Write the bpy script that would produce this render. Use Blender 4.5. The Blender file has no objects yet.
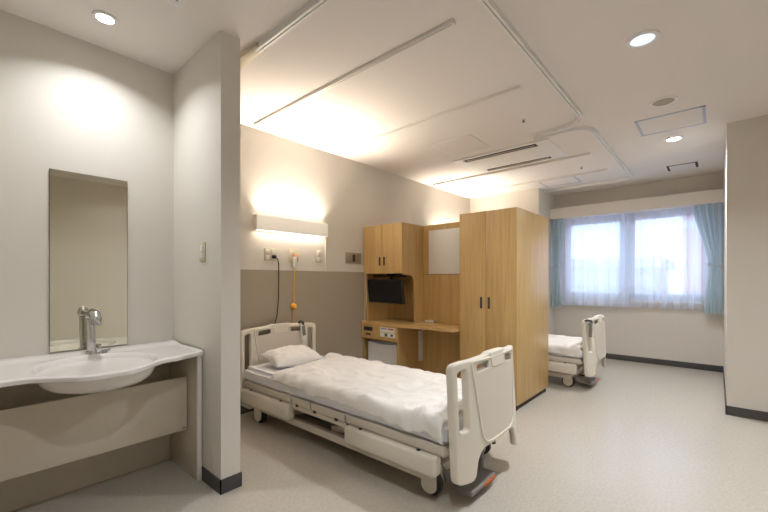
import bpy, bmesh, math, random
from math import pi, sin, cos, radians as R
from mathutils import Vector, Matrix, noise
random.seed(4)
sc = bpy.context.scene
col = sc.collection

# ------------------------------------------------------------------ materials
def lin(c):
    return tuple((x/255/12.92 if x/255 <= .04045 else ((x/255+.055)/1.055)**2.4) for x in c)+(1.,)
def mat(name, rgb, rough=.5, metal=0., spec=.5, bump=None, speck=None, coat=0.):
    m = bpy.data.materials.new(name); m.use_nodes = True
    nt = m.node_tree; b = nt.nodes['Principled BSDF']
    b.inputs['Base Color'].default_value = lin(rgb)
    b.inputs['Roughness'].default_value = rough
    b.inputs['Metallic'].default_value = metal
    b.inputs['Specular IOR Level'].default_value = spec
    b.inputs['Coat Weight'].default_value = coat
    tc = nt.nodes.new('ShaderNodeTexCoord')
    if speck:                       # (scale, second colour, contrast lo, hi)
        n = nt.nodes.new('ShaderNodeTexNoise'); n.inputs['Scale'].default_value = speck[0]; n.inputs['Detail'].default_value = 3
        r = nt.nodes.new('ShaderNodeValToRGB')
        r.color_ramp.elements[0].position = speck[2]; r.color_ramp.elements[1].position = speck[3]
        r.color_ramp.elements[0].color = lin(rgb); r.color_ramp.elements[1].color = lin(speck[1])
        nt.links.new(tc.outputs['Object'], n.inputs['Vector']); nt.links.new(n.outputs['Fac'], r.inputs['Fac'])
        nt.links.new(r.outputs['Color'], b.inputs['Base Color'])
    if bump:                        # ((sx,sy,sz), strength)
        mp = nt.nodes.new('ShaderNodeMapping'); mp.inputs['Scale'].default_value = bump[0]
        n = nt.nodes.new('ShaderNodeTexNoise'); n.inputs['Scale'].default_value = 1; n.inputs['Detail'].default_value = 4
        bp = nt.nodes.new('ShaderNodeBump'); bp.inputs['Strength'].default_value = bump[1]; bp.inputs['Distance'].default_value = .004
        nt.links.new(tc.outputs['Object'], mp.inputs['Vector']); nt.links.new(mp.outputs['Vector'], n.inputs['Vector'])
        nt.links.new(n.outputs['Fac'], bp.inputs['Height']); nt.links.new(bp.outputs['Normal'], b.inputs['Normal'])
    return m
def wood(name, c1, c2, sc_=(16, 16, .8), rough=.32):
    m = mat(name, c1, rough); nt = m.node_tree; b = nt.nodes['Principled BSDF']
    tc = nt.nodes.new('ShaderNodeTexCoord'); mp = nt.nodes.new('ShaderNodeMapping'); mp.inputs['Scale'].default_value = sc_
    n = nt.nodes.new('ShaderNodeTexNoise'); n.inputs['Scale'].default_value = 2.2; n.inputs['Detail'].default_value = 8; n.inputs['Roughness'].default_value = .62
    r = nt.nodes.new('ShaderNodeValToRGB'); r.color_ramp.elements[0].position = .36; r.color_ramp.elements[1].position = .66
    r.color_ramp.elements[0].color = lin(c2); r.color_ramp.elements[1].color = lin(c1)
    nt.links.new(tc.outputs['Object'], mp.inputs['Vector']); nt.links.new(mp.outputs['Vector'], n.inputs['Vector'])
    nt.links.new(n.outputs['Fac'], r.inputs['Fac']); nt.links.new(r.outputs['Color'], b.inputs['Base Color'])
    return m
def emit(name, rgb, strength):
    m = bpy.data.materials.new(name); m.use_nodes = True; nt = m.node_tree; nt.nodes.clear()
    e = nt.nodes.new('ShaderNodeEmission'); o = nt.nodes.new('ShaderNodeOutputMaterial')
    e.inputs['Color'].default_value = rgb+(1,); e.inputs['Strength'].default_value = strength
    nt.links.new(e.outputs[0], o.inputs[0]); return m
def cloth(name, rgb, through, transp=0., rough=.9, bump=None):   # curtain fabric: diffuse + translucent + open weave
    m = bpy.data.materials.new(name); m.use_nodes = True; nt = m.node_tree; nt.nodes.clear()
    o = nt.nodes.new('ShaderNodeOutputMaterial')
    d = nt.nodes.new('ShaderNodeBsdfDiffuse'); t = nt.nodes.new('ShaderNodeBsdfTranslucent'); p = nt.nodes.new('ShaderNodeBsdfTransparent')
    for x in (d, t): x.inputs['Color'].default_value = lin(rgb)
    a = nt.nodes.new('ShaderNodeMixShader'); a.inputs[0].default_value = through
    c = nt.nodes.new('ShaderNodeMixShader'); c.inputs[0].default_value = transp
    nt.links.new(d.outputs[0], a.inputs[1]); nt.links.new(t.outputs[0], a.inputs[2])
    nt.links.new(a.outputs[0], c.inputs[1]); nt.links.new(p.outputs[0], c.inputs[2]); nt.links.new(c.outputs[0], o.inputs[0])
    return m
M = dict(
 wall=mat('wallpaper', (220, 215, 206), .8, spec=.2, bump=((260, 260, 30), .12)),
 ceil=mat('ceiling_paint', (234, 228, 223), .9, spec=.1),
 dado=mat('dado_vinyl', (166, 156, 139), .55, spec=.3, bump=((200, 200, 30), .15)),
 floor=mat('sheet_vinyl', (198, 191, 179), .26, spec=.45, speck=(60, (187, 180, 167), .35, .7)),
 base=mat('baseboard_vinyl', (74, 72, 72), .5),
 trim=mat('trim_paint', (240, 235, 226), .6),
 wood=wood('oak_laminate', (203, 172, 115), (186, 152, 97)),
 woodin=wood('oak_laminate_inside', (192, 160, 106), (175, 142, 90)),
 woodtop=wood('oak_laminate_top', (206, 173, 114), (190, 153, 97), (16, .8, 16), .3),
 plastic=mat('ivory_plastic', (226, 219, 204), .42),
 plasticin=mat('ivory_plastic_inset', (214, 206, 192), .5),
 steel=mat('painted_steel', (212, 203, 188), .45),
 darksteel=mat('dark_steel', (64, 60, 58), .5, .4),
 grey=mat('grey_plastic', (128, 124, 120), .5),
 rubber=mat('rubber', (58, 56, 56), .7),
 black=mat('black_plastic', (24, 24, 26), .35),
 screen=mat('screen', (12, 13, 16), .12),
 orange=mat('orange', (240, 172, 40), .5),
 orangemark=mat('orange_mark', (214, 110, 40), .5),
 white=mat('white_plastic', (234, 232, 228), .4),
 cream=mat('cream_plastic', (208, 198, 174), .45),
 chrome=mat('chrome', (205, 205, 205), .12, 1.),
 alu=mat('aluminium', (232, 228, 222), .4, .2),
 frame=mat('hatch_frame', (186, 192, 204), .45, .3),
 cer=mat('moulded_counter', (236, 232, 228), .22, coat=.3),
 lam=mat('panel_laminate', (206, 196, 178), .4),
 cotton=mat('white_cotton', (244, 241, 236), .95, spec=.1, bump=((60, 60, 60), .25)),
 sheet=mat('mattress_sheet', (234, 234, 238), .9, spec=.1, bump=((14, 14, 14), .5)),
 board=mat('whiteboard', (244, 244, 242), .14, spec=1., coat=.6),
 steelplate=mat('brushed_plate', (160, 152, 138), .4, .3),
 fridge=mat('fridge_door', (226, 226, 230), .4),
 mirror=mat('mirror', (226, 224, 208), .02, 1.),
 mirroredge=mat('mirror_edge', (60, 66, 60), .3),
 red=mat('red_print', (190, 90, 70), .6), green=mat('green_print', (70, 110, 70), .6), blue=mat('blue_print', (150, 165, 190), .6),
 curtain=cloth('blue_curtain', (220, 232, 235), .55),
 curtainlight=cloth('pale_lining', (224, 230, 232), .5),
 sheer=cloth('sheer', (246, 248, 253), .72, .20),
 hem=cloth('sheer_hem', (238, 240, 248), .7, .08),
 glass=None,
 win=mat('window_aluminium', (196, 200, 206), .4, .2),
 slot=mat('dark_opening', (58, 50, 44), .7),
 speaker=mat('speaker_mesh', (176, 164, 148), .8),
 facade=mat('pale_facade', (226, 228, 232), .9, speck=(1.2, (206, 210, 220), .4, .6)), brick=mat('pink_facade', (206, 160, 158), .9, speck=(3, (190, 140, 138), .4, .6)),
 facwin=mat('facade_glass', (120, 134, 156), .2), street=mat('asphalt', (150, 150, 152), .9),
)
g = mat('pane_glass', (255, 255, 255), 0.); g.node_tree.nodes['Principled BSDF'].inputs['Transmission Weight'].default_value = 1
g.node_tree.nodes['Principled BSDF'].inputs['IOR'].default_value = 1.02
M['glass'] = g
M['lens'] = emit('lamp_lens', (1., .97, .93), 14)
M['lensblue'] = emit('lamp_lens_cool', (.80, .88, 1.), 1.15)
M['bedtube'] = emit('bed_lamp_tube', (1., .87, .72), 7)
M['lampcover'] = mat('lit_acrylic_cover', (240, 234, 224), .4)
M['lampcover'].node_tree.nodes['Principled BSDF'].inputs['Emission Color'].default_value = (1, .9, .76, 1)
M['lampcover'].node_tree.nodes['Principled BSDF'].inputs['Emission Strength'].default_value = .28
M['bedtubelow'] = emit('bed_lamp_tube_low', (1., .87, .72), 30)

# ------------------------------------------------------------------ mesh helpers
class B:
    def __init__(s): s.bm = bmesh.new()
    def box(s, a, b, bev=0., seg=2, mtx=None):
        t = bmesh.new(); bmesh.ops.create_cube(t, size=1)
        lo = Vector([min(a[i], b[i]) for i in range(3)]); hi = Vector([max(a[i], b[i]) for i in range(3)])
        for v in t.verts: v.co = Vector([(lo[i]+hi[i])/2+v.co[i]*(hi[i]-lo[i]) for i in range(3)])
        if bev: bmesh.ops.bevel(t, geom=t.edges[:], offset=bev, segments=seg, profile=.5, affect='EDGES')
        return s.add(t, mtx)
    def add(s, t, mtx=None):
        if mtx is not None: bmesh.ops.transform(t, matrix=mtx, verts=t.verts)
        me = bpy.data.meshes.new('t'); t.to_mesh(me); t.free(); s.bm.from_mesh(me); bpy.data.meshes.remove(me); return s
    def cyl(s, p, q, r, n=20, r2=None, bev=0.):
        p, q = Vector(p), Vector(q); t = bmesh.new(); d = q-p
        bmesh.ops.create_cone(t, cap_ends=True, segments=n, radius1=r, radius2=r if r2 is None else r2, depth=d.length)
        if bev: bmesh.ops.bevel(t, geom=[e for e in t.edges if len(e.link_faces) == 2 and any(len(f.verts) > 4 for f in e.link_faces)], offset=bev, segments=2, affect='EDGES')
        return s.add(t, Matrix.Translation((p+q)/2) @ d.to_track_quat('Z', 'Y').to_matrix().to_4x4())
    def sph(s, c, r, sx=1, sy=1, sz=1):
        t = bmesh.new(); bmesh.ops.create_uvsphere(t, u_segments=20, v_segments=12, radius=r)
        return s.add(t, Matrix.Translation(c) @ Matrix.Diagonal((sx, sy, sz, 1)))
    def tube(s, pts, r, n=10):
        t = bmesh.new(); pts = [Vector(p) for p in pts]; rings = []
        for i, p in enumerate(pts):
            d = (pts[min(i+1, len(pts)-1)]-pts[max(i-1, 0)]).normalized()
            up = Vector((0, 0, 1)) if abs(d.z) < .95 else Vector((1, 0, 0))
            x = d.cross(up).normalized(); y = x.cross(d)
            rr = r[i] if isinstance(r, (list, tuple)) else r
            rings.append([t.verts.new(p+rr*(cos(2*pi*k/n)*x+sin(2*pi*k/n)*y)) for k in range(n)])
        for a, b in zip(rings, rings[1:]):
            for k in range(n): t.faces.new((a[k], a[(k+1) % n], b[(k+1) % n], b[k]))
        t.faces.new(rings[0][::-1]); t.faces.new(rings[-1])
        bmesh.ops.recalc_face_normals(t, faces=t.faces); return s.add(t)
    def ribbon(s, pts, prof):        # sweep a flat profile [(lateral, z)] along a path in the XY plane
        t = bmesh.new(); pts = [Vector(p) for p in pts]; rings = []
        for i, p in enumerate(pts):
            d = (pts[min(i+1, len(pts)-1)]-pts[max(i-1, 0)]).normalized(); l = Vector((-d.y, d.x, 0))
            rings.append([t.verts.new(p+l*a+Vector((0, 0, z))) for a, z in prof])
        k_ = len(prof)
        for a, b in zip(rings, rings[1:]):
            for k in range(k_): t.faces.new((a[k], a[(k+1) % k_], b[(k+1) % k_], b[k]))
        t.faces.new(rings[0][::-1]); t.faces.new(rings[-1])
        bmesh.ops.recalc_face_normals(t, faces=t.faces); return s.add(t)
    def prism(s, pts, z0, z1, bev=0.):   # polygon in XY
        t = bmesh.new(); f = t.faces.new([t.verts.new((x, y, z0)) for x, y in pts])
        e = bmesh.ops.extrude_face_region(t, geom=[f]); bmesh.ops.translate(t, vec=(0, 0, z1-z0), verts=[v for v in e['geom'] if isinstance(v, bmesh.types.BMVert)])
        bmesh.ops.recalc_face_normals(t, faces=t.faces)
        if bev: bmesh.ops.bevel(t, geom=[x for x in t.edges if abs(x.verts[0].co.z-x.verts[1].co.z) < 1e-6], offset=bev, segments=2, affect='EDGES')
        return s.add(t)
    def annulus(s, c, r0, r1, z0, z1, n=40):
        t = bmesh.new(); V = []
        for k in range(n):
            a = 2*pi*k/n; V.append([t.verts.new((c[0]+r*cos(a), c[1]+r*sin(a), z)) for r, z in ((r0, z0), (r1, z0), (r1, z1), (r0, z1))])
        for k in range(n):
            a, b = V[k], V[(k+1) % n]
            for i in range(4): t.faces.new((a[i], b[i], b[(i+1) % 4], a[(i+1) % 4]))
        bmesh.ops.recalc_face_normals(t, faces=t.faces); return s.add(t)
    def make(s, name, m, parent=None, smooth=True):
        me = bpy.data.meshes.new(name); s.bm.to_mesh(me); s.bm.free()
        return link(name, me, m, parent, smooth)
def link(name, me, m, parent=None, smooth=True):
    me.materials.clear(); me.materials.append(M[m] if isinstance(m, str) else m)
    if smooth:
        for p in me.polygons: p.use_smooth = True
        try: me.set_sharp_from_angle(angle=R(38))
        except Exception: pass
    o = bpy.data.objects.new(name, me); col.objects.link(o)
    if parent is not None: o.parent = parent
    return o
def tag(o, label=None, cat=None, group=None, kind=None):
    if label: o['label'] = label
    if cat: o['category'] = cat
    if group: o['group'] = group
    if kind: o['kind'] = kind
    return o
def thing(name, label, cat, loc=(0, 0, 0), rz=0, group=None):
    o = bpy.data.objects.new(name, None); col.objects.link(o); o.location = loc; o.rotation_euler = (0, 0, rz); o.empty_display_size = .1
    return tag(o, label, cat, group)
def struct(o): o['kind'] = 'structure'; return o
def kids(o): return [c for c in bpy.data.objects if c.parent == o]
def dup(o, parent=None):
    c = o.copy(); col.objects.link(c); c.parent = parent
    for ch in kids(o): dup(ch, c)
    return c
def rounded(pts):                     # [(x,y,r)] -> polygon with rounded corners
    out = []; n = len(pts)
    for i in range(n):
        p = Vector(pts[i][:2]); r = pts[i][2]; a = Vector(pts[i-1][:2])-p; b = Vector(pts[(i+1) % n][:2])-p
        if r <= 0: out.append(tuple(p)); continue
        ang = a.angle(b); d = min(r/math.tan(ang/2), a.length*.49, b.length*.49)
        s, e = p+a.normalized()*d, p+b.normalized()*d
        for k in range(9):
            t = k/8; out.append(tuple((1-t)**2*s+2*t*(1-t)*p+t*t*e))
    return out
def sheetcut(outline, holes, thick, bev, frame):
    """outline with holes, extruded; frame maps (u,v,w) to local axes"""
    cu = bpy.data.curves.new('c', 'CURVE'); cu.dimensions = '2D'; cu.fill_mode = 'BOTH'
    cu.extrude = thick/2-bev; cu.bevel_depth = bev; cu.bevel_resolution = 2; cu.offset = -bev
    for pl in [outline]+holes:
        sp = cu.splines.new('POLY'); sp.points.add(len(pl)-1); sp.use_cyclic_u = True
        for q, (x, y) in zip(sp.points, pl): q.co = (x, y, 0, 1)
    o = bpy.data.objects.new('c', cu); col.objects.link(o)
    dg = bpy.context.evaluated_depsgraph_get(); dg.update()
    me = bpy.data.meshes.new_from_object(o.evaluated_get(dg)); bpy.data.objects.remove(o); bpy.data.curves.remove(cu)
    me.transform(frame); 
    if frame.determinant() < 0: me.flip_normals()
    return me
def lamp(name, parent, loc, energy, size, color, rot=(0, 0, 0), spread=180, size_y=None):
    l = bpy.data.lights.new(name, 'AREA'); l.energy = energy; l.color = color; l.spread = R(spread)
    if size_y: l.shape = 'RECTANGLE'; l.size = size; l.size_y = size_y
    else: l.shape = 'DISK'; l.size = size
    o = bpy.data.objects.new(name, l); col.objects.link(o); o.location = loc; o.rotation_euler = rot; o.parent = parent; return o

# ------------------------------------------------------------------ the setting
H = 2.6; YH = 3.2; YL = 2.78; XW = 6.6; YR = -.065; XP = 4.553; X0 = -1.3; Y0 = -1.15
def sbox(name, a, b, m): return struct(B().box(a, b).make(name, m, smooth=False))
sbox('floor', (X0, Y0, -.1), (XW+.2, YH+.15, 0), 'floor')
sbox('ceiling', (X0, Y0, H), (XW+.2, YH+.15, H+.1), 'ceil')
sbox('wall_left', (-.16, YL, 0), (.985, YH, H), 'wall')
sbox('wall_partition', (.985, 2.085, 0), (1.10, YH, H), 'wall')
sbox('wall_alcove', (-.16, 2.085, 0), (-.04, YL, H), 'wall')
sbox('wall_back', (1.10, YH, 0), (XW+.2, YH+.15, H), 'wall')
sbox('wall_column', (5.87, 2.035, 0), (XW, YH, H), 'wall')
sbox('wall_right', (XP, Y0, 0), (XW+.2, YR, H), 'wall')
sbox('wall_entry', (X0-.1, Y0-.1, 0), (X0, YL, H), 'wall')
sbox('wall_front', (X0, Y0-.1, 0), (XP, Y0, H), 'wall')
sbox('wall_passage', (X0, YL, 0), (-.16, YL+.1, H), 'wall')
WZ0, WZ1, WY0, WY1 = .90, 2.19, .03, 1.90
w = B()
w.box((XW, YR, 0), (XW+.2, YH, WZ0)); w.box((XW, YR, WZ1), (XW+.2, YH, H))
w.box((XW, YR, WZ0), (XW+.2, WY0, WZ1)); w.box((XW, WY1, WZ0), (XW+.2, YH, WZ1))
struct(w.make('wall_window', 'wall', smooth=False))
sbox('trim_1', (1.10, YH-.006, .0), (3.27, YH, 1.295), 'dado')
sbox('trim_2', (6.395, YR, 2.185), (XW, 2.035, 2.352), 'trim')
def bb(name, a, b): struct(B().box(a, b, .003).make(name, 'base'))
w = B(); w.box((.979, 2.078, 0), (.985, 2.34, .08)); w.box((.979, 2.078, 0), (1.106, 2.085, .08)); w.box((1.10, 2.078, 0), (1.106, YH-.006, .08))
struct(w.make('baseboard_partition', 'base', smooth=False))
bb('baseboard_window', (XW-.008, YR+.008, 0), (XW, 2.035, .08)); bb('baseboard_column', (5.862, 2.027, 0), (XW, 2.035, .08))
w = B(); w.box((XP-.008, Y0, 0), (XP, YR+.008, .08)); w.box((XP-.008, YR, 0), (XW-.008, YR+.008, .08)); struct(w.make('baseboard_right', 'base', smooth=False))
bb('baseboard_back', (1.106, YH-.014, 0), (3.27, YH-.006, .08))
bb('baseboard_alcove', (-.04, YL-.006, 0), (.955, YL, .016)); bb('baseboard_front', (X0, Y0, 0), (XP-.008, Y0+.008, .08))
bb('baseboard_entry', (X0, Y0+.008, 0), (X0+.008, YL, .08))
# window: frame, two sashes, glass
w = B(); XF = XW+.13
for (a, b) in (((WY0, WZ0), (WY1, WZ0+.05)), ((WY0, WZ1-.05), (WY1, WZ1)), ((WY0, WZ0), (WY0+.05, WZ1)), ((WY1-.05, WZ0), (WY1, WZ1)), ((.95, WZ0), (1.07, WZ1))):
    w.box((XF, a[0], a[1]), (XF+.06, b[0], b[1]), .004)
win = struct(w.make('window_1', 'win', smooth=False))
def sash(y0, y1, dx):
    w = B()
    for a, b in (((y0, WZ0+.05), (y1, WZ0+.10)), ((y0, WZ1-.10), (y1, WZ1-.05)), ((y0, WZ0+.10), (y0+.045, WZ1-.10)), ((y1-.045, WZ0+.10), (y1, WZ1-.10))):
        w.box((XF+dx, a[0], a[1]), (XF+dx+.03, b[0], b[1]), .003)
    f = w.make('sash', 'win', win, smooth=False)
    B().box((XF+dx+.012, y0+.045, WZ0+.10), (XF+dx+.018, y1-.045, WZ1-.10)).make('glass', 'glass', f, smooth=False)
sash(WY0+.05, .96, -.034); sash(1.06, WY1-.05, -.034)
B().box((XW-.03, WY0-.04, WZ0-.025), (XF, WY1+.04, WZ0), .004).make('window_sill', 'trim', win)

# ------------------------------------------------------------------ outside
sbox('ground', (7.2, -14, -6.2), (40, 16, -6), 'street')
b1 = thing('building', 'pale apartment building seen through the sheer curtains outside the window', 'building', (15, 4.7, -6))
B().box((0, -3.2, 0), (5, 6, 7.6)).make('wall', 'facade', b1, False)
B().box((-.4, -3.4, 7.6), (5.2, 6.2, 7.95), .03).make('roof', 'facade', b1, False)
for k in range(4):
    for z in (1.6, 4.7):
        f = B().box((-.04, -2.5+2.1*k, z), (.05, -1.3+2.1*k, z+1.5)).make('window', 'facwin', b1, False)
B().box((-.7, -3.2, 6.7), (0, 6, 6.8)).make('balcony', 'facade', b1, False)
b2 = thing('building', 'pinkish brick building behind the right end of the sheer curtains', 'building', (14, -2.35, -6))
B().box((0, -3.5, 0), (5, 3.1, 11)).make('wall', 'brick', b2, False)
for z in (2, 4.6, 7.1, 9.2):
    B().box((-.05, 1.1, z), (.05, 2.5, z+1.2)).make('window', 'facwin', b2, False)
    B().box((-.12, -3.5, z-.5), (0, 3.1, z-.3)).make('ledge', 'facade', b2, False)

# ------------------------------------------------------------------ curtains
def grid(name, nu, nv, fn, m, parent=None):
    me = bpy.data.meshes.new(name); V = [fn(i/(nu-1), j/(nv-1)) for j in range(nv) for i in range(nu)]
    F = [(j*nu+i, j*nu+i+1, (j+1)*nu+i+1, (j+1)*nu+i) for j in range(nv-1) for i in range(nu-1)]
    me.from_pydata(V, [], F); me.update(); return link(name, me, m, parent)
def lerp(a, b, t): return a+(b-a)*t
def smooth(t): t = max(0, min(1, t)); return t*t*(3-2*t)
def prof(t, keys):
    for (a, x), (b, y) in zip(keys, keys[1:]):
        if t <= b: return lerp(x, y, smooth((t-a)/(b-a)))
    return keys[-1][1]
def tied_curtain(label, y_edge, s, wt, wm, wb, x):
    root = thing('curtain', label, 'curtain', (x, y_edge, 0), 0, 'blue curtains at the window')
    z0, z1 = .765, 2.186; tm = .56      # t from top
    def fn(u, t):
        wd = prof(t, [(0, wt), (tm, wm), (1, wb)]); off = prof(t, [(0, 0), (tm, .012), (1, 0)])
        amp = prof(t, [(0, .026), (tm, .014), (1, .03)])
        return (amp*sin(u*2*pi*4.5)+.012*sin(u*17+t*2), s*(off+u*wd+.010*sin(u*2*pi*11)*wd/.3), lerp(z1, z0, t))
    o = grid('panel', 120, 40, fn, 'curtain', root)
    zt = lerp(z1, z0, tm)
    pts = [(.032*cos(a)*1.05, s*(.012+wm/2+(wm/2+.012)*sin(a)), zt+.01*sin(a)) for a in [2*pi*k/24 for k in range(25)]]
    t = bmesh.new(); rows = [[t.verts.new((p[0], p[1], p[2]+dz)) for p in pts] for dz in (-.022, .022)]
    for k in range(24): t.faces.new((rows[0][k], rows[0][k+1], rows[1][k+1], rows[1][k]))
    tb = B(); tb.add(t); tb.make('tieback', 'curtainlight', root)
    return root
tied_curtain('light blue curtain tied back beside the wall corner at the right window edge', YR+.012, 1, .29, .125, .175, 6.43)
tied_curtain('light blue curtain tied back next to the wardrobe side at the left window edge', 2.025, -1, .20, .12, .16, 6.43)
def sheer(label, y0, y1, n, ph, xs):
    root = thing('sheer_curtain', label, 'curtain', (xs, y0, 0), 0, 'white sheer curtains')
    W = y1-y0
    def fn(u, t):
        a = lerp(.016, .023, t)
        return (a*sin(u*2*pi*n+ph+.6*sin(u*9+ph))+.004*sin(u*57), u*W+.012*sin(u*2*pi*n*2), lerp(2.186, .875, t))
    grid('panel', 36*n, 12, fn, 'sheer', root)
    def fn2(u, t):
        x, y, z = fn(u, 1); return (x*(1+.15*t), y, .875-.075*t-.004*sin(u*2*pi*n+ph))
    grid('hem', 36*n, 4, fn2, 'hem', root)
sheer('white sheer curtain hanging over the left window half beside the wardrobe', .98, 1.95, 7, .5, 6.503)
sheer('white sheer curtain hanging over the right window half by the wall corner', .04, 1.08, 7, 1.9, 6.55)

# ------------------------------------------------------------------ ceiling fittings
def downlight(label, x, y, r, lens, watt, color, spread, size):
    t = thing('downlight', label, 'ceiling light', (x, y, H), 0, 'recessed downlights')
    B().annulus((0, 0), r*.82, r*1.12, -.008, .0).make('trim_ring', 'white', t)
    B().cyl((0, 0, -.0035), (0, 0, -.001), r*.83, 32).make('lens', lens, t)
    lamp('bulb', t, (0, 0, -.012), watt, size, color, (0, 0, 0), spread)
    return t
NEU = (.90, .94, 1.); COOL = (.95, .97, 1.)
downlight('small bright round downlight above the wash basin', .53, 2.45, .05, 'lens', 5.8, COOL, 132, .06)
downlight('large round downlight nearest the bed bay on the open ceiling', 2.64, .325, .075, 'lensblue', 23, NEU, 140, .10)
downlight('round downlight between the ceiling hatch and the window vent', 4.705, .32, .072, 'lens', 19, NEU, 140, .10)
for (x, y, l) in ((.5, .3, 'round downlight over the entry floor before the wash basin'), (1.55, -.5, 'round downlight over the entry floor beside the front wall')):
    downlight(l, x, y, .07, 'lens', 10 if x < 1 else 2.5, NEU, 140, .05)
t = thing('ceiling_speaker', 'round beige ceiling speaker beside the framed hatch', 'speaker', (3.666, .315, H))
B().annulus((0, 0), .072, .09, -.008, 0).make('trim_ring', 'white', t); B().cyl((0, 0, -.005), (0, 0, -.001), .073, 32).make('grille', 'speaker', t)
def hatch(label, x0, x1, y0, y1, fm):
    t = thing('ceiling_hatch', label, 'hatch', ((x0+x1)/2, (y0+y1)/2, H), 0, 'ceiling access hatches'); a, b = (x1-x0)/2, (y1-y0)/2; k = .020
    w = B()
    for p, q in (((-a, -b), (a, -b+k)), ((-a, b-k), (a, b)), ((-a, -b), (-a+k, b)), ((a-k, -b), (a, b))): w.box((p[0], p[1], -.005), (q[0], q[1], -.0005), .001)
    w.make('frame', fm, t, False); B().box((-a+k+.003, -b+k+.003, -.003), (a-k-.003, b-k-.003, -.0005)).make('cover', 'ceil', t, False)
hatch('square ceiling hatch with white frame beside the air conditioner', 3.265, 3.725, 1.78, 2.24, 'white')
hatch('ceiling hatch with grey frame next to the column by the window', 5.5, 5.89, 1.44, 1.92, 'frame')
hatch('ceiling hatch with pale blue-grey frame beside the round speaker', 3.97, 4.42, .07, .55, 'frame')
for x, y, l in ((3.278, 1.266, 'small ceiling sprinkler between the track and the air conditioner'), (5.132, 1.26, 'small ceiling sprinkler between two tracks over the window bay')):
    t = thing('sprinkler', l, 'sprinkler', (x, y, H), 0, 'ceiling sprinklers')
    B().cyl((0, 0, -.006), (0, 0, 0), .02, 24).make('escutcheon', 'white', t); B().cyl((0, 0, -.02), (0, 0, -.005), .007, 12).cyl((0, 0, -.023), (0, 0, -.02), .013, 16).make('head', 'grey', t)
t = thing('ceiling_vent', 'slotted ceiling vent close to the window', 'vent', (5.92, .32, H))
w = B()
w.box((-.18, -.18, -.006), (-.15, .18, 0)); w.box((.15, -.18, -.006), (.18, .18, 0)); w.box((-.15, -.18, -.006), (.15, -.15, 0)); w.box((-.15, .15, -.006), (.15, .18, 0))
w.make('frame', 'white', t, False); B().box((-.15, -.15, -.002), (.15, .15, -.0005)).make('opening', 'slot', t, False); B().box((-.105, -.125, -.009), (.149, .125, -.003), .002).make('plate', 'white', t)
t = thing('ceiling_grille', 'small ventilation grille on the ceiling in front of the wash basin', 'vent', (.635, 1.94, H))
w = B(); w.box((-.13, -.13, -.008), (-.105, .13, 0)); w.box((.105, -.13, -.008), (.13, .13, 0)); w.box((-.105, -.13, -.008), (.105, -.105, 0)); w.box((-.105, .105, -.008), (.105, .13, 0)); w.make('frame', 'white', t, False)
w = B()
for k in range(9): w.box((-.105, -.1+.0235*k, -.007), (.105, -.088+.0235*k, -.003))
w.make('louvre', 'white', t, False); B().box((-.105, -.105, -.002), (.105, .105, -.0005)).make('opening', 'slot', t, False)
# air conditioner
t = thing('air_conditioner', 'white ceiling air conditioner with two long dark slots', 'air conditioner', (4.2, 1.79, H))
w = B(); w.box((-.335, -.54, -.010), (-.285, .54, 0), .003); w.box((.31, -.54, -.010), (.335, .54, 0), .003); w.box((-.19, -.54, -.010), (.225, .54, 0), .003)
w.box((-.285, -.54, -.010), (-.19, -.40, 0)); w.box((-.285, .44, -.010), (-.19, .54, 0)); w.box((.225, -.54, -.010), (.31, -.38, 0)); w.box((.225, .40, -.010), (.31, .54, 0))
w.make('panel', 'white', t, False)
for x0, x1, y0, y1 in ((-.285, -.19, -.40, .44), (.225, .31, -.38, .40)):
    s = B().box((x0, y0, -.003), (x1, y1, -.0005)).make('slot', 'slot', t, False)
    B().box((x0+.048, y0+.03, -.012), (x0+.054, y1-.03, -.003), .002).make('louvre', 'alu', s)
# tracks
def arc(c, r, a0, a1, n=10): return [(c[0]+r*cos(R(a0+(a1-a0)*k/n)), c[1]+r*sin(R(a0+(a1-a0)*k/n)), H) for k in range(n+1)]
PR = [(-.017, 0), (-.017, -.032), (-.004, -.032), (-.004, -.02), (.004, -.02), (.004, -.032), (.017, -.032), (.017, 0)]
p1 = [(1.2, 2.07, H)]+arc((1.4, 1.06), .2, 180, 270)+arc((3.46, 1.06), .2, 270, 360)+[(3.66, 1.34, H)]
p2 = [(3.755, 1.345, H)]+arc((3.935, 1.04), .18, 180, 270)+arc((5.96, 1.0), .14, 270, 360)+[(6.1, 2.03, H)]
t = thing('curtain_track', 'long white curtain track with rounded corner around the nearer bed bay', 'curtain track', (1.2, .86, 0))
o = B().ribbon(p1, PR).make('rail', 'white', t, False); o.matrix_parent_inverse = Matrix.Translation((-1.2, -.86, 0))
w = B().box((1.165, 2.03, H-.03), (1.235, 2.32, H), .004); o = w.make('bracket', 'cream', t); o.matrix_parent_inverse = Matrix.Translation((-1.2, -.86, 0))
t = thing('curtain_track', 'white curtain track curving around the window bay beyond the wardrobe', 'curtain track', (3.755, .86, 0))
o = B().ribbon(p2, PR).make('rail', 'white', t, False); o.matrix_parent_inverse = Matrix.Translation((-3.755, -.86, 0))
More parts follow.
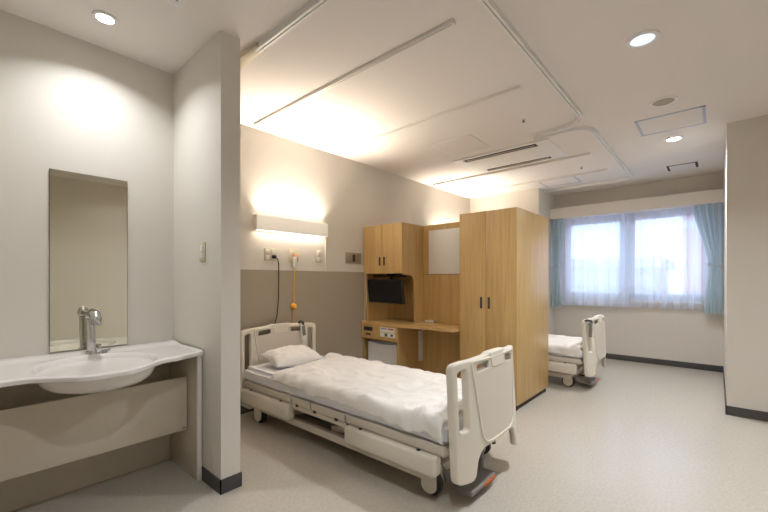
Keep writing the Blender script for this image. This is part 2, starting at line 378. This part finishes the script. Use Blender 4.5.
for x, y0, y1, l in ((1.797, 1.08, 3.12, 'longest straight metal ceiling track above the near bed, closest to the partition'), (2.728, 1.08, 3.06, 'straight metal ceiling track ending between near bed and sprinkler'),
                     (4.675, 1.065, 3.12, 'straight metal ceiling track just beyond the air conditioner'), (5.50, 1.055, 3.12, 'straight metal ceiling track running beside the column corner')):
    x *= .986; y0 *= .99; y1 *= .99
    t = thing('ceiling_track', l, 'ceiling track', (x, y0, H), 0, 'straight drip hanger tracks')
    B().ribbon([(0, 0, 0), (0, y1-y0, 0)], [(-.013, 0), (-.013, -.022), (-.003, -.022), (-.003, -.014), (.003, -.014), (.003, -.022), (.013, -.022), (.013, 0)]).make('rail', 'alu', t, False)
    for yy in (-.012, y1-y0): B().box((-.016, yy, -.025), (.016, yy+.012, 0), .002).make('end_cap', 'alu', t)

# ------------------------------------------------------------------ headboard wall
def bed_lamp(label, x0):
    t = thing('bed_lamp', label, 'wall lamp', (x0, YH, 1.66))
    L = .832
    B().box((0, -.070, 0), (L, -.058, .14), .004).make('front_cover', 'lampcover', t)
    lamp('uplight', t, (L/2, -.038, .131), 21, L-.06, (1., .87, .72), (pi+.42, 0, 0), 112, .03)
    B().box((0, -.012, 0), (L, 0, .14)).make('back_plate', 'trim', t, False)
    for x in (0, L-.012): B().box((x, -.059, 0), (x+.012, -.011, .14), .002).make('end_cap', 'trim', t)
    B().box((.012, -.058, .06), (L-.012, -.012, .075)).make('divider', 'trim', t, False)
    B().box((.02, -.052, .108), (L-.02, -.020, .126), .005).make('upper_tube', 'bedtube', t)
    B().box((.02, -.052, .030), (L-.02, -.020, .048), .005).make('lower_tube', 'bedtubelow', t)
bed_lamp('long glowing wall lamp above the near bed', 1.812)
bed_lamp('glowing wall lamp hidden behind the wardrobe in the window bay', 4.67)
def plate(name, label, cat, x, z, w_, h_, m='cream', d=.012, group=None):
    t = thing(name, label, cat, (x, YH, z), 0, group); B().box((-w_/2, -d, -h_/2), (w_/2, 0, h_/2), .003).make('cover_plate', m, t); return t
t = plate('power_outlet', 'cream double power outlet with a black plug under the lamp', 'outlet', 1.985, 1.443, .125, .12)
for x in (-.03, .03):
    for z in (-.028, .028): B().box((x-.02, -.0155, z-.02), (x+.02, -.011, z+.02), .002).make('socket', 'white', t)
c = thing('electric_cable', 'black power cord hanging from the outlet behind the headboard', 'cord', (2.012, YH, 1.42))
B().box((-.018, -.05, -.016), (.018, -.015, .016), .006).make('plug', 'black', c)
B().tube([(.0, -.045, 0), (.02, -.06, -.02), (.035, -.055, -.07), (.038, -.05, -.2), (.036, -.05, -.40), (.02, -.05, -.56), (-.03, -.05, -.72), (-.06, -.05, -.85), (-.06, -.05, -1.0)], .005).make('cable', 'black', c)
t = plate('nurse_call_unit', 'cream nurse call wall unit with orange cord socket', 'call unit', 2.25, 1.443, .115, .135)
B().box((-.045, -.016, .005), (-.005, -.011, .05), .002).make('socket', 'white', t); B().box((.008, -.018, -.05), (.042, -.011, -.012), .002).make('lamp_window', 'grey', t)
B().cyl((.0, -.03, .0), (.0, -.012, .0), .012).make('jack', 'red', t)
B().box((-.02, -.05, -.12), (.012, -.014, -.01), .005).make('handset', 'white', t)
c = thing('call_cord', 'orange nurse call cord with round ball pull', 'cord', (2.245, YH-.022, 1.37))
B().tube([(.005, -.005, .075), (.04, -.03, .085), (.03, -.03, .04), (0, -.008, -.04), (-.006, -.008, -.2), (-.006, -.008, -.40), (-.03, -.01, -.65)], .004).make('cord', 'orange', c)
B().sph((-.008, -.008, -.432), .03).make('ball', 'orange', c)
t = plate('wall_switch', 'narrow cream wall switch under the right lamp end', 'switch', 2.565, 1.453, .078, .13)
for z in (-.03, .028): B().box((-.022, -.018, z-.022), (.022, -.011, z+.022), .003).make('button', 'white', t)
B().box((2.66, YH-.012, 1.29), (2.672, YH, 1.662), .002).make('cable_duct', 'trim')
tag(bpy.data.objects['cable_duct'], 'thin white vertical cable duct below the right lamp end', 'cable duct')
t = plate('data_outlet', 'wide metal outlet plate beside the wooden cabinet', 'outlet', 3.085, 1.455, .25, .125, 'steelplate')
for k, m_ in ((-.06, 'steelplate'), (0, 'black'), (.06, 'grey')): B().box((k-.022, -.016, -.04), (k+.022, -.011, .04), .003).make('socket', m_, t)
# partition light switch
t = thing('light_switch', 'small cream light switch on the partition beside the basin', 'switch', (.985, 2.312, 1.368))
B().box((-.009, -.036, -.058), (0, .036, .058), .003).make('cover_plate', 'cream', t); B().box((-.013, -.016, .004), (-.008, .016, .04), .002).make('rocker', 'white', t); B().box((-.013, -.016, -.04), (-.008, .016, -.004), .002).make('rocker', 'white', t)

# ------------------------------------------------------------------ wash basin
v = thing('wash_basin', 'long white wash counter with moulded oval basin in the alcove', 'wash basin')
cx0, cyb, zt = .47, YL-.002, .778; XA, XB = -.038, .973
def front(x):
    d = abs(x-.475); t = smooth((.30-d)/.24) if d < .30 else 0
    return lerp(2.23+.06*smooth((x-.78)/.19), 2.075, t)
bcx, bcy, bax, bay = .49, 2.375, .255, .275
def ctop(u, t):
    x = lerp(XA, XB, u); yf = front(x); y = lerp(yf, cyb, t); e = ((x-bcx)/bax)**2+((y-bcy)/(bay))**2
    z = zt
    if e < 1.0: z -= .10*smooth((1-e)/.42)
    edge = min((y-yf)/.02, 1); z -= .006*(1-smooth(edge))
    if x > XB-.03: z += .006*smooth((x-XB+.03)/.03)
    z += .012*smooth((y-2.62)/.12)
    return (x, y, z)
bm = bmesh.new(); NU, NV = 121, 81
T = [[bm.verts.new(ctop(i/(NU-1), j/(NV-1))) for i in range(NU)] for j in range(NV)]
for j in range(NV-1):
    for i in range(NU-1): bm.faces.new((T[j][i], T[j][i+1], T[j+1][i+1], T[j+1][i]))
# front lip: a rim that drops
for i in range(NU-1):
    a, b = T[0][i], T[0][i+1]
prev = T[0]
for dz, dy in ((-.006, -.002), (-.018, 0), (-.021, .008), (-.021, .03)):
    row = [bm.verts.new((v_.co.x, front(v_.co.x)+dy, zt-.006+dz)) for v_ in T[0]]
    for i in range(NU-1): bm.faces.new((prev[i+1], prev[i], row[i], row[i+1]))
    prev = row
row = [bm.verts.new((v_.co.x, cyb, zt-.027)) for v_ in T[0]]
for i in range(NU-1): bm.faces.new((prev[i+1], prev[i], row[i], row[i+1]))
w = B(); w.add(bm); w.make('countertop', 'cer', v)
# underside bowl
bm = bmesh.new(); rings = []
for k in range(9):
    a = k/8*pi/2; s_ = cos(a)**.32 if k < 8 else .0; z = zt-.022-.092*sin(a)
    rings.append([bm.verts.new((bcx+(bax-.012)*max(s_, .02)*cos(q), bcy+.265*max(s_, .02)*sin(q), z)) for q in [2*pi*i/48 for i in range(48)]])
for a, b in zip(rings, rings[1:]):
    for i in range(48): bm.faces.new((a[i], a[(i+1) % 48], b[(i+1) % 48], b[i]))
bm.faces.new(rings[-1]); bmesh.ops.recalc_face_normals(bm, faces=bm.faces)
w = B(); w.add(bm); w.make('bowl', 'cer', v)
B().box((.957, 2.335, 0), (.978, YL-.002, zt-.028), .003).make('side_panel', 'lam', v)
B().box((-.038, 2.335, 0), (-.017, YL-.002, zt-.028), .003).make('side_panel', 'lam', v)
B().box((.954, 2.318, 0), (.979, 2.335, zt-.03), .002).make('edge_strip', 'white', v)
fp = B().box((-.012, 2.462, .275), (.95, 2.482, .602), .003).make('front_panel', 'lam', v)
B().box((.92, 2.458, .29), (.94, 2.463, .295)).make('maker_plate', 'grey', fp, False)
B().box((-.015, YL-.03, 0), (.955, YL-.012, .72)).make('back_panel', 'lam', v, False)
B().cyl((bcx, bcy, zt-.101), (bcx, bcy, zt-.095), .022, 20).make('drain', 'chrome', v)
fx, fy = .515, 2.675
f = B().cyl((fx, fy, zt-.002), (fx, fy, zt+.02), .029, 24, .026, .003).cyl((fx, fy, zt+.015), (fx-.004, fy-.002, zt+.2), .021, 24, .019).make('faucet', 'chrome', v)
f['label'] = 'chrome faucet standing on the counter in front of the mirror'
B().tube([(fx-.004, fy-.002, zt+.19), (fx-.004, fy-.006, zt+.222), (fx+.0, fy-.024, zt+.236), (fx+.006, fy-.054, zt+.228), (fx+.010, fy-.076, zt+.200), (fx+.010, fy-.080, zt+.168)], [.021, .024, .025, .025, .023, .02], 16).make('spout', 'chrome', f)
B().sph((fx-.006, fy, zt+.222), .026, 1, 1, .9).make('lever', 'chrome', f)
B().cyl((fx+.05, fy-.01, zt-.002), (fx+.05, fy-.01, zt+.014), .026, 20, .022).tube([(fx+.02, fy-.01, zt+.01), (fx+.05, fy-.01, zt+.018), (fx+.085, fy-.02, zt+.018)], .009).make('plug_lever', 'chrome', f)
t = thing('wall_mirror', 'frameless rectangular mirror above the wash basin', 'mirror', (.53, YL, 1.308))
B().box((-.1845, -.008, -.51), (.1845, -.0005, .51)).make('backing', 'mirroredge', t, False)
B().box((-.183, -.0095, -.5085), (.183, -.0075, .5085)).make('mirror_glass', 'mirror', t, False)

# ------------------------------------------------------------------ wooden furniture
XT = 3.25; YC0, YC1 = 2.60, 3.19
u = thing('bedside_cabinet', 'oak bedside cabinet with two upper doors, desk top and drawer front', 'cabinet')
B().box((XT+.02, YC0, 1.275), (3.65, YC1, 1.838), .002).make('upper_cabinet', 'wood', u)
for (a, b, hy) in ((YC0, 2.893, 2.872), (2.897, YC1, 2.95)):
    d = B().box((XT, a+.001, 1.276), (XT+.0185, b-.001, 1.837), .002).make('door', 'wood', u)
    hy = 2.862 if a == YC0 else 2.93
    B().box((XT-.004, hy-.012, 1.365), (XT+.001, hy+.012, 1.465), .002).make('handle', 'darksteel', d)
# lower side panel with rounded opening corner (plane y = YC0), profile in x,z
pr = rounded([(XT+.02, 1.276, 0), (XT+.02, 1.262, 0), (3.47, 1.255, .075), (3.50, .70, 0), (3.65, .70, 0), (3.65, 1.276, 0)])
def xzprism(pts, y0, y1):
    t = bmesh.new(); f_ = t.faces.new([t.verts.new((x, y0, z)) for x, z in pts]); e = bmesh.ops.extrude_face_region(t, geom=[f_])
    bmesh.ops.translate(t, vec=(0, y1-y0, 0), verts=[q for q in e['geom'] if isinstance(q, bmesh.types.BMVert)]); bmesh.ops.recalc_face_normals(t, faces=t.faces); return t
w = B(); w.add(xzprism(pr, YC0, YC0+.022)); w.make('side_panel', 'wood', u, False)
B().box((XT+.03, YC1-.022, .70), (3.65, YC1, 1.276)).make('side_panel', 'wood', u, False)
B().box((3.65, 1.965, 0), (3.69, YC1, 1.838)).make('back_panel', 'wood', u, False)
B().box((3.648, 1.965, 1.262), (3.651, YC0, 1.265)).make('groove', 'darksteel', u, False)
XD = XT-.04
pt = rounded([(XD-.008, YC1, 0), (XD-.004, 2.64, .05), (XT+.024, 1.962, .04), (3.65, 1.962, 0), (3.65, YC1, 0)])
w = B().prism(pt, .678, .712, .004); w.make('desk_top', 'woodtop', u)
d = B().box((XD+.005, 2.64, .515), (XD+.025, YC1, .677), .002).make('drawer', 'wood', u)
B().box((XD, 3.01, .605), (XD+.007, 3.15, .652), .003).make('card_slot', 'black', d); B().box((XD+.001, 3.04, .555), (XD+.006, 3.12, .578), .003).make('handle', 'slot', d)
s = B().box((XD+.003, 2.67, .61), (XD+.0055, 2.89, .665)).box((XD+.003, 2.67, .555), (XD+.0055, 2.89, .604)).make('sticker', 'white', d, False)
w = B()
for k, m_ in enumerate(('red', 'blue')): B().box((XD+.0015, 2.69+.10*k, .640), (XD+.0035, 2.77+.11*k, .655)).make('print', m_, d, False)
B().box((XD+.0015, 2.78, .562), (XD+.0035, 2.82, .598)).make('print', 'green', d, False); B().box((XD+.0015, 2.70, .57), (XD+.0035, 2.73, .59)).make('print', 'black', d, False)
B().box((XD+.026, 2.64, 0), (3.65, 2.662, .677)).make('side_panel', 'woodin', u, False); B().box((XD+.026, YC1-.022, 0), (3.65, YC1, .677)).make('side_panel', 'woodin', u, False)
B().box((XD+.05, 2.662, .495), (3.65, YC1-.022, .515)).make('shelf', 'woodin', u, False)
w = B().box((3.60, 2.60, .25), (3.649, 2.635, .60), .004); o = w.make('cable_cover', 'white'); tag(o, 'white vertical cable cover in the knee space under the desk', 'cable cover')
o = B().box((3.60, 2.42, .712), (3.645, 2.54, .735), .004).make('outlet_box', 'white'); tag(o, 'small white outlet box at the back of the desk top', 'outlet')
fr = thing('mini_fridge', 'small white fridge under the cabinet drawer', 'fridge', (3.265, 2.905, 0))
B().box((.03, -.225, .02), (.33, .225, .48), .006).make('body', 'fridge', fr)
w = B(); w.add(bmesh.new())
n = 17; top = [(-.222+.444*k/(n-1), .475-.02*sin(pi*k/(n-1))) for k in range(n)]
t_ = bmesh.new(); f_ = t_.faces.new([t_.verts.new((0, y, z)) for y, z in [(-.222, .03)]+top+[(.222, .03)]]); e = bmesh.ops.extrude_face_region(t_, geom=[f_])
bmesh.ops.translate(t_, vec=(.028, 0, 0), verts=[q for q in e['geom'] if isinstance(q, bmesh.types.BMVert)]); bmesh.ops.recalc_face_normals(t_, faces=t_.faces)
w.add(t_); w.make('door', 'fridge', fr)
B().box((.002, -.2, .455), (.012, .2, .475)).make('handle', 'blue', fr)
for y in (-.19, .19): B().cyl((.06, y, 0), (.06, y, .021), .02).make('foot', 'rubber', fr)
tv = thing('television', 'black flat television on an arm under the upper cabinet', 'television', (3.30, 2.885, 1.07))
tl = Matrix.Rotation(R(-7), 4, 'Y') @ Matrix.Rotation(R(-3), 4, 'Z')
B().box((-.018, -.275, -.138), (.022, .275, .138), .006, mtx=tl).make('bezel', 'black', tv); B().box((-.0195, -.263, -.118), (-.017, .263, .127), mtx=tl).make('screen', 'screen', tv, False)
B().box((.04, -.26, .165), (.075, .24, .19), .006).box((.10, -.06, .19), (.25, .06, .2045)).tube([(.12, 0, .19), (.1, -.02, .17), (.06, -.02, .12), (.02, 0, 0)], .016).make('arm', 'black', tv)
wb = thing('whiteboard', 'small whiteboard on the oak panel between cabinet and wardrobe', 'whiteboard', (3.65, 2.26, 1.52))
B().box((-.010, -.255, -.252), (-.0005, .255, .252), .002).make('board', 'board', wb)
# wardrobe
wd = thing('wardrobe', 'tall oak wardrobe with two doors', 'wardrobe', (3.375, 1.365, 0)); DW, DD, DH = .59, .855, 1.866
B().box((.02, 0, .05), (DD, DW, DH), .002).make('body', 'wood', wd)
for a, b, hy in ((0, .304, .272), (.308, DW, .352)):
    d = B().box((0, a, .054), (.0185, b, DH-.002), .002).make('door', 'wood', wd)
    B().box((-.004, hy-.011, .925), (.001, hy+.011, 1.035), .002).make('handle', 'darksteel', d)
B().box((.05, .02, 0.001), (DD-.06, DW-.02, .051)).make('plinth', 'slot', wd, False)
for x, y in ((.05, .04), (DD-.05, .04), (.05, DW-.04), (DD-.05, DW-.04)):
    B().cyl((x, y, 0), (x, y, .051), .028, 16).make('foot', 'rubber', wd)

# ------------------------------------------------------------------ hospital bed (local: x across, y = 0 head end, foot at -2.08)
HWD = .405
def board_mesh(bulge):
    a = HWD
    half = [(-a, .16, .05), (-a, .762, .05), (-a+.07, .772, .05), (-.13, .782, .03), (-.10, .792, .03), (.10, .792, .03), (.13, .782, .03), (a-.07, .772, .05), (a, .762, .05), (a, .16, .05)]
    arch = [(a-.13, .155, .05), (a-.17, .30, .10), (-a+.17, .30, .10), (-a+.13, .155, .05)]
    out = rounded(half+arch)
    holes = [rounded(h) for h in (
        [(-a+.036, .42, .02), (-a+.036, .72, .02), (-a+.095, .735, .02), (-a+.095, .42, .02)],
        [(a-.036, .42, .02), (a-.036, .72, .02), (a-.095, .735, .02), (a-.095, .42, .02)],
        [(-.235, .70, .012), (-.235, .742, .012), (-.11, .752, .012), (-.11, .71, .012)],
        [(.235, .70, .012), (.235, .742, .012), (.11, .752, .012), (.11, .71, .012)])]
    fr_ = Matrix(((1, 0, 0, 0), (0, 0, 1, 0), (0, 1, 0, 0), (0, 0, 0, 1)))
    me = sheetcut(out, holes, .040, .010, fr_)
    slots = holes[2:]
    ins_o = rounded([(-.285, .768, .02), (-.205, .315, .10), (.205, .315, .10), (.285, .768, .02)]); ins_i = rounded([(-.272, .756, .02), (-.195, .328, .09), (.195, .328, .09), (.272, .756, .02)])
    rim = sheetcut(ins_o, [ins_i], .056, .004, fr_)
    inset = sheetcut(ins_i, slots, .044, .001, fr_)
    badge = sheetcut(rounded([(-.075, .705, .015), (-.095, .79, .02), (.095, .79, .02), (.075, .705, .015)]), [], .054, .005, fr_)
    for m_ in (me, rim, inset, badge):
        b_ = bmesh.new(); b_.from_mesh(m_)
        for q in range(-9, 10): bmesh.ops.bisect_plane(b_, geom=b_.verts[:]+b_.edges[:]+b_.faces[:], plane_co=(q*.042, 0, 0), plane_no=(1, 0, 0))
        b_.to_mesh(m_); b_.free()
        for v_ in m_.vertices: v_.co.y -= bulge*max(0, 1-abs(v_.co.x/HWD)**3)
    return me, rim, inset, badge
def build_bed(label, group):
    bed = thing('hospital_bed', label, 'bed', (0, 0, 0), 0, group)
    for nm, y, sg in (('headboard', -.02, -.02), ('footboard', -2.085, .065)):  # same moulding at both ends
        me, rim, inset, badge = board_mesh(sg)
        if nm == 'footboard':
            for m_ in (me, rim, inset, badge): m_.transform(Matrix.Diagonal((.963, 1, 1.008, 1)))
        # tessellate long faces for bulge: subdivide through bmesh
        o = link(nm, me, 'plastic', bed); o.location.y = y
        if nm == 'footboard': o.rotation_euler.x = R(-3); o.location.y = y-.015
        link('rim', rim, 'plastic', o); link('inset_panel', inset, 'plasticin', o); link('badge', badge, 'plastic', o)
        if nm == 'footboard':
            for x in (.31,): B().box((x-.025, -.045, .20), (x+.025, -.018, .29), .008).make('leg_shade', 'grey', o)  # grey block painting the shaded inner side of the footboard leg
    # sleeping deck in four sections
    for y0, y1 in ((-.08, -.72), (-.735, -.95), (-.965, -1.30), (-1.315, -2.04)):
        w = B(); w.box((-.385, y0, .285), (.385, y1, .315), .006); w.box((-.395, y0, .295), (-.375, y1, .345), .005); w.box((.375, y0, .295), (.395, y1, .345), .005); w.make('deck', 'steel', bed)
    # side rail housings
    def cover(s_, y0, y1, z0, z1):
        w = B(); w.box((s_*.35, y0, z0), (s_*.425, y1, z1), .018, 3); o = w.make('side_cover', 'plastic', bed)
        for yy in (y0-.12, y1+.12): B().cyl((s_*.395, yy, z1-.002), (s_*.395, yy, z1+.003), .012, 12).make('cap', 'darksteel', o)
    for s_ in (-1, 1):
        cover(s_, -.055, -.725, .165, .282); cover(s_, -1.325, -2.0, .175, .285)
        o = B().box((s_*.375, -.74, .255), (s_*.39, -1.31, .285), .004).make('side_rail', 'steel', bed)
        for yy in (-.80, -1.0, -1.22): B().box((s_*.385-.012, yy-.012, .28), (s_*.385+.012, yy+.012, .30), .003).make('bracket', 'darksteel', o)
    # base frame
    w = B()
    for s_ in (-1, 1): w.box((s_*.30, -.16, .105), (s_*.345, -1.92, .155), .006)
    for yy in (-.18, -1.90): w.box((-.34, yy-.025, .105), (.34, yy+.025, .155), .006)
    w.make('base_frame', 'steel', bed)
    w = B(); w.box((-.40, -.03, .12), (-.30, -.16, .15), .005); w.box((.30, -.03, .12), (.40, -.16, .15), .005); w.make('frame_end', 'steel', bed)
    w = B(); w.box((-.26, -.5, .16), (.26, -.62, .28), .01); w.box((-.16, -.9, .17), (.16, -1.4, .27), .015); w.box((-.27, -.74, .165), (.27, -1.31, .262), .01); w.make('drive_unit_shade_fill', 'darksteel', bed)  # drive boxes; wide dark pan added to stand in for shade under the deck
    for s_ in (-1, 1):
        for ya, yb in ((-.55, -.95), (-1.05, -1.6)):
            p, q = Vector((s_*.27, ya, .15)), Vector((s_*.27, yb, .285)); d_ = q-p
            B().box((-.012, -.022, -d_.length/2), (.012, .022, d_.length/2), .004, mtx=Matrix.Translation((p+q)/2) @ d_.to_track_quat('Z', 'Y').to_matrix().to_4x4()).make('lift_arm', 'steel', bed)
    # casters
    for x, yy in ((-.315, -.20), (.315, -.20), (-.272, -1.885), (.36, -1.87)):
        s_ = -1 if x < 0 else 1; r_ = .068
        o = B().cyl((x-.024, yy, r_), (x+.024, yy, r_), r_, 32, bev=.010).make('caster', 'rubber', bed)
        pts = [(yy+(r_-.016)*cos(R(a_)), r_+(r_-.016)*sin(R(a_))) for a_ in range(200, 341, 10)]+[(yy+.05, .14), (yy+.04, .165), (yy-.04, .165), (yy-.05, .14)]
        for sd in (-1, 1):
            t_ = bmesh.new(); f_ = t_.faces.new([t_.verts.new((x+sd*.025, p_, q_)) for p_, q_ in pts]); e_ = bmesh.ops.extrude_face_region(t_, geom=[f_])
            bmesh.ops.translate(t_, vec=(sd*.014, 0, 0), verts=[q for q in e_['geom'] if isinstance(q, bmesh.types.BMVert)]); bmesh.ops.recalc_face_normals(t_, faces=t_.faces)
            bmesh.ops.bevel(t_, geom=t_.edges[:], offset=.004, segments=2, affect='EDGES')
            w = B(); w.add(t_); w.make('cover', 'plastic', o)
        B().box((x-.03, yy-.035, .142), (x+.03, yy+.035, .172), .006).make('fork', 'grey', o)
        if yy < -1:
            B().tube([(x+.046, yy-.075, .075), (x+.046, yy-.055, .125), (x+.046, yy-.01, .158), (x+.046, yy+.03, .165)], .015).make('brake_lever', 'grey', o)
    # foot pedal
    w = B(); w.box((-.24, -2.12, .045), (.06, -2.0, .075), .014, 3); w.tube([(-.18, -2.03, .06), (-.2, -1.99, .07), (-.21, -1.95, .1), (-.22, -1.90, .12)], .018).tube([(.04, -2.03, .06), (.12, -1.99, .07), (.2, -1.95, .1), (.26, -1.90, .12)], .018)
    o = w.make('foot_pedal', 'grey', bed); B().box((-.10, -2.1235, .050), (.03, -2.119, .070), .001).make('stripe', 'orangemark', o)
    o['label'] = 'grey foot pedal bar with an orange mark'
    return bed
def bedding(dx, dy, l_m, l_d, l_p, seed, rz=0, loft=1.):
    # mattress
    def wr(p, s, a): return a*noise.fractal(Vector(p)*s, 1.0, 2.0, 3)
    bm = bmesh.new(); bmesh.ops.create_cube(bm, size=1)
    for v_ in bm.verts: v_.co = Vector((v_.co.x*.785, -1.04+v_.co.y*2.0, .395+v_.co.z*.125))
    bmesh.ops.bevel(bm, geom=bm.edges[:], offset=.03, segments=3, affect='EDGES'); bmesh.ops.subdivide_edges(bm, edges=[e for e in bm.edges if e.calc_length() > .1], cuts=30, use_grid_fill=True)
    for v_ in bm.verts:
        n_ = wr(v_.co+Vector((seed, 0, 0)), 7, .008); v_.co.z += n_*(1 if v_.co.z > .36 else .1)
        if abs(v_.co.x) > .3: v_.co.x += (1 if v_.co.x > 0 else -1)*wr(v_.co+Vector((3, seed, 2)), 9, .006)
    m = B(); m.add(bm); m = m.make('mattress', 'sheet'); m.location = (dx, dy, 0); m.rotation_euler.z = rz; tag(m, l_m, 'mattress', 'mattresses on the hospital beds')
    # duvet
    NX, NY = 90, 150; hw = .405
    def fn(u, t):
        s = lerp(-1, 1, u)
        y = lerp(-.475+.23*smooth((u-.71)/.16), -2.035, t)          # head edge runs round the pillow
        drop_l = lerp(.03, .075, t)+.02*noise.noise(Vector((seed, t*7, 0))); 
        if t > .9: drop_l += .02*smooth((t-.9)/.1)
        L = hw+(drop_l if s < 0 else .05)
        a = abs(s)*L; sg = -1 if s < 0 else 1
        rr = .05
        flat = hw-rr
        if a < flat: x, z = a, 0
        else:
            q = min((a-flat)/rr, pi/2); x = flat+rr*sin(q); z = -rr*(1-cos(q)); ex = a-flat-rr*pi/2
            if ex > 0: z -= ex
        puff = .040*loft*(1-abs(s)**4)*smooth(min(t, 1-t)/.05+.1)
        p = Vector((sg*x, y, 0))
        wv = .012*noise.fractal(Vector((p.x*2.2+seed, p.y*3.2, 1)), 1, 2, 4)+.024*(abs(noise.noise(Vector((p.x*3+p.y*5+seed, p.y*2-p.x*4.5, 4))))-.2)+.005*noise.noise(Vector((p.x*18, p.y*9, seed)))
        wv += .012*max(0, 1-2.6*abs(noise.noise(Vector((p.x*6.5+p.y*2.5, p.y*4-p.x*3, seed+2)))))**2
        ed = smooth((abs(s)-.7)/.3)
        wv += .020*ed*noise.noise(Vector((p.y*14, s*3, seed+5)))
        if t > .88 and s < .3: wv += .03*abs(noise.noise(Vector((p.x*11, p.y*16, seed))))
        xx = sg*(x+.010+ed*.018*noise.noise(Vector((p.y*11+seed, s*4, 9))))
        return (xx, y+.015*noise.noise(Vector((s*5, t*20, seed)))*(1 if t < .1 else .3), .468+z+puff+loft*wv*(.5+.5*smooth(t/.06)))
    d = grid('duvet', NX, NY, fn, 'cotton'); d.location = (dx, dy, 0); d.rotation_euler.z = rz
    so = d.modifiers.new('thick', 'SOLIDIFY'); so.thickness = .022; so.offset = 1
    su = d.modifiers.new('soft', 'SUBSURF'); su.levels = 1; su.render_levels = 1
    tag(d, l_d, 'duvet', 'white duvets')
    # pillow
    bm = bmesh.new(); bmesh.ops.create_grid(bm, x_segments=48, y_segments=36, size=1)
    top = []
    P_, Q_ = .225, .155
    for sgn in (1, -1):
        t2 = bmesh.new(); bmesh.ops.create_grid(t2, x_segments=48, y_segments=36, size=1)
        for v_ in t2.verts:
            x, y = v_.co.x, v_.co.y; h_ = max(0, (1-abs(x)**3.2)*(1-abs(y)**3.2))**.55
            z = sgn*(.062*h_)+(.012*noise.fractal(Vector((x*2.2+seed, y*2.0, sgn)), 1, 2, 3)+.012*abs(noise.noise(Vector((x*4+y*2, y*3, seed)))))*min(1, h_*1.5)
            pin = 1-.07*(1-max(abs(x), abs(y))**6)*0-.06*(1-abs(x)**2)*abs(y)**4
            v_.co = Vector((x*P_*(1-.06*(1-y*y)*abs(x)**4), y*Q_*pin, z))
        if sgn < 0: bmesh.ops.reverse_faces(t2, faces=t2.faces)
        me = bpy.data.meshes.new('t'); t2.to_mesh(me); t2.free()
        top.append(me)
    bm.free(); w = B()
    for me in top: w.bm.from_mesh(me)
    bmesh.ops.remove_doubles(w.bm, verts=w.bm.verts, dist=.0015)
    p = w.make('pillow', 'cotton'); p.location = (dx-.06, dy-.29, .53); p.rotation_euler = (R(10), R(-1), R(-5)); tag(p, l_p, 'pillow', 'white pillows')
    return d
bed = build_bed('ivory hospital bed beside the partition with its whole length in view', 'adjustable hospital beds')
bed.location = (2.02, 3.09, 0); bed.rotation_euler.z = R(.7)
bed2 = dup(bed); bed2.location = (4.84, 3.14, 0); bed2.rotation_euler.z = 0; bed2['label'] = 'ivory hospital bed by the window, mostly hidden behind the wardrobe'
bedding(2.02, 3.09, 'mattress in a wrinkled sheet on the bed beside the partition', 'rumpled white duvet spread over the bed beside the partition', 'white pillow at the headboard of the bed beside the partition', 1.3, R(.7))
n0 = set(bpy.data.objects)
bedding(4.84, 3.14, 'mattress on the bed by the window behind the wardrobe', 'white duvet on the bed by the window behind the wardrobe', 'white pillow on the window bed behind the wardrobe', 7.7, 0, .45)
# hand control on the headboard
def remote(label, x, y, z, rz, ry):
    t = thing('bed_remote', label, 'remote control', (x, y, z), rz, 'bed hand controls')
    mt = Matrix.Rotation(R(ry), 4, 'Y')
    B().box((-.024, -.018, -.13), (.024, .010, .03), .008, mtx=mt).make('body', 'white' if rz == 0 else 'grey', t)
    B().box((-.018, -.0205, -.085), (.018, -.0175, .012), .002, mtx=mt).make('keypad', 'grey', t); B().tube([(0, -.02, .02), (0, -.01, .045), (0, .03, .05), (0, .06, .03)], .012).make('hook', 'darksteel', t)
remote('grey and white hand control hooked over the headboard of the near bed', 2.02+.215, 3.03, .745, 0, -8)
remote('grey hand control hooked on the footboard of the bed by the window', 4.84-.37, 1.015, .72, R(1), 0)

# ------------------------------------------------------------------ light, camera
wld = bpy.data.worlds.new('World'); sc.world = wld; wld.use_nodes = True
bg = wld.node_tree.nodes['Background']; bg.inputs[0].default_value = (.56, .72, 1., 1); bg.inputs[1].default_value = 3.5
pl = bpy.data.lights.new('window_portal', 'AREA'); pl.shape = 'RECTANGLE'; pl.size = 1.3; pl.size_y = 1.9; pl.cycles.is_portal = True
po = bpy.data.objects.new('window_portal', pl); col.objects.link(po); po.location = (XW+.25, .97, 1.545); po.rotation_euler = (0, R(90), 0)
cam = bpy.data.cameras.new('camera'); co = bpy.data.objects.new('camera', cam); col.objects.link(co)
co.location = (0, 0, 1.2); co.rotation_euler = (R(90), 0, -(pi/2-math.atan2(333, 378)) )
cam.lens = 378/768*36; cam.sensor_width = 36; cam.shift_y = 24/768; cam.clip_start = .02
sc.camera = co
sc.view_settings.view_transform = 'Standard'; sc.view_settings.look = 'None'; sc.view_settings.gamma = 1; sc.view_settings.use_curve_mapping = False
sc.view_settings.exposure = 0.12
sc.cycles.max_bounces = 12; sc.cycles.diffuse_bounces = 6; sc.cycles.transparent_max_bounces = 16
sc.cycles.sample_clamp_indirect = 6
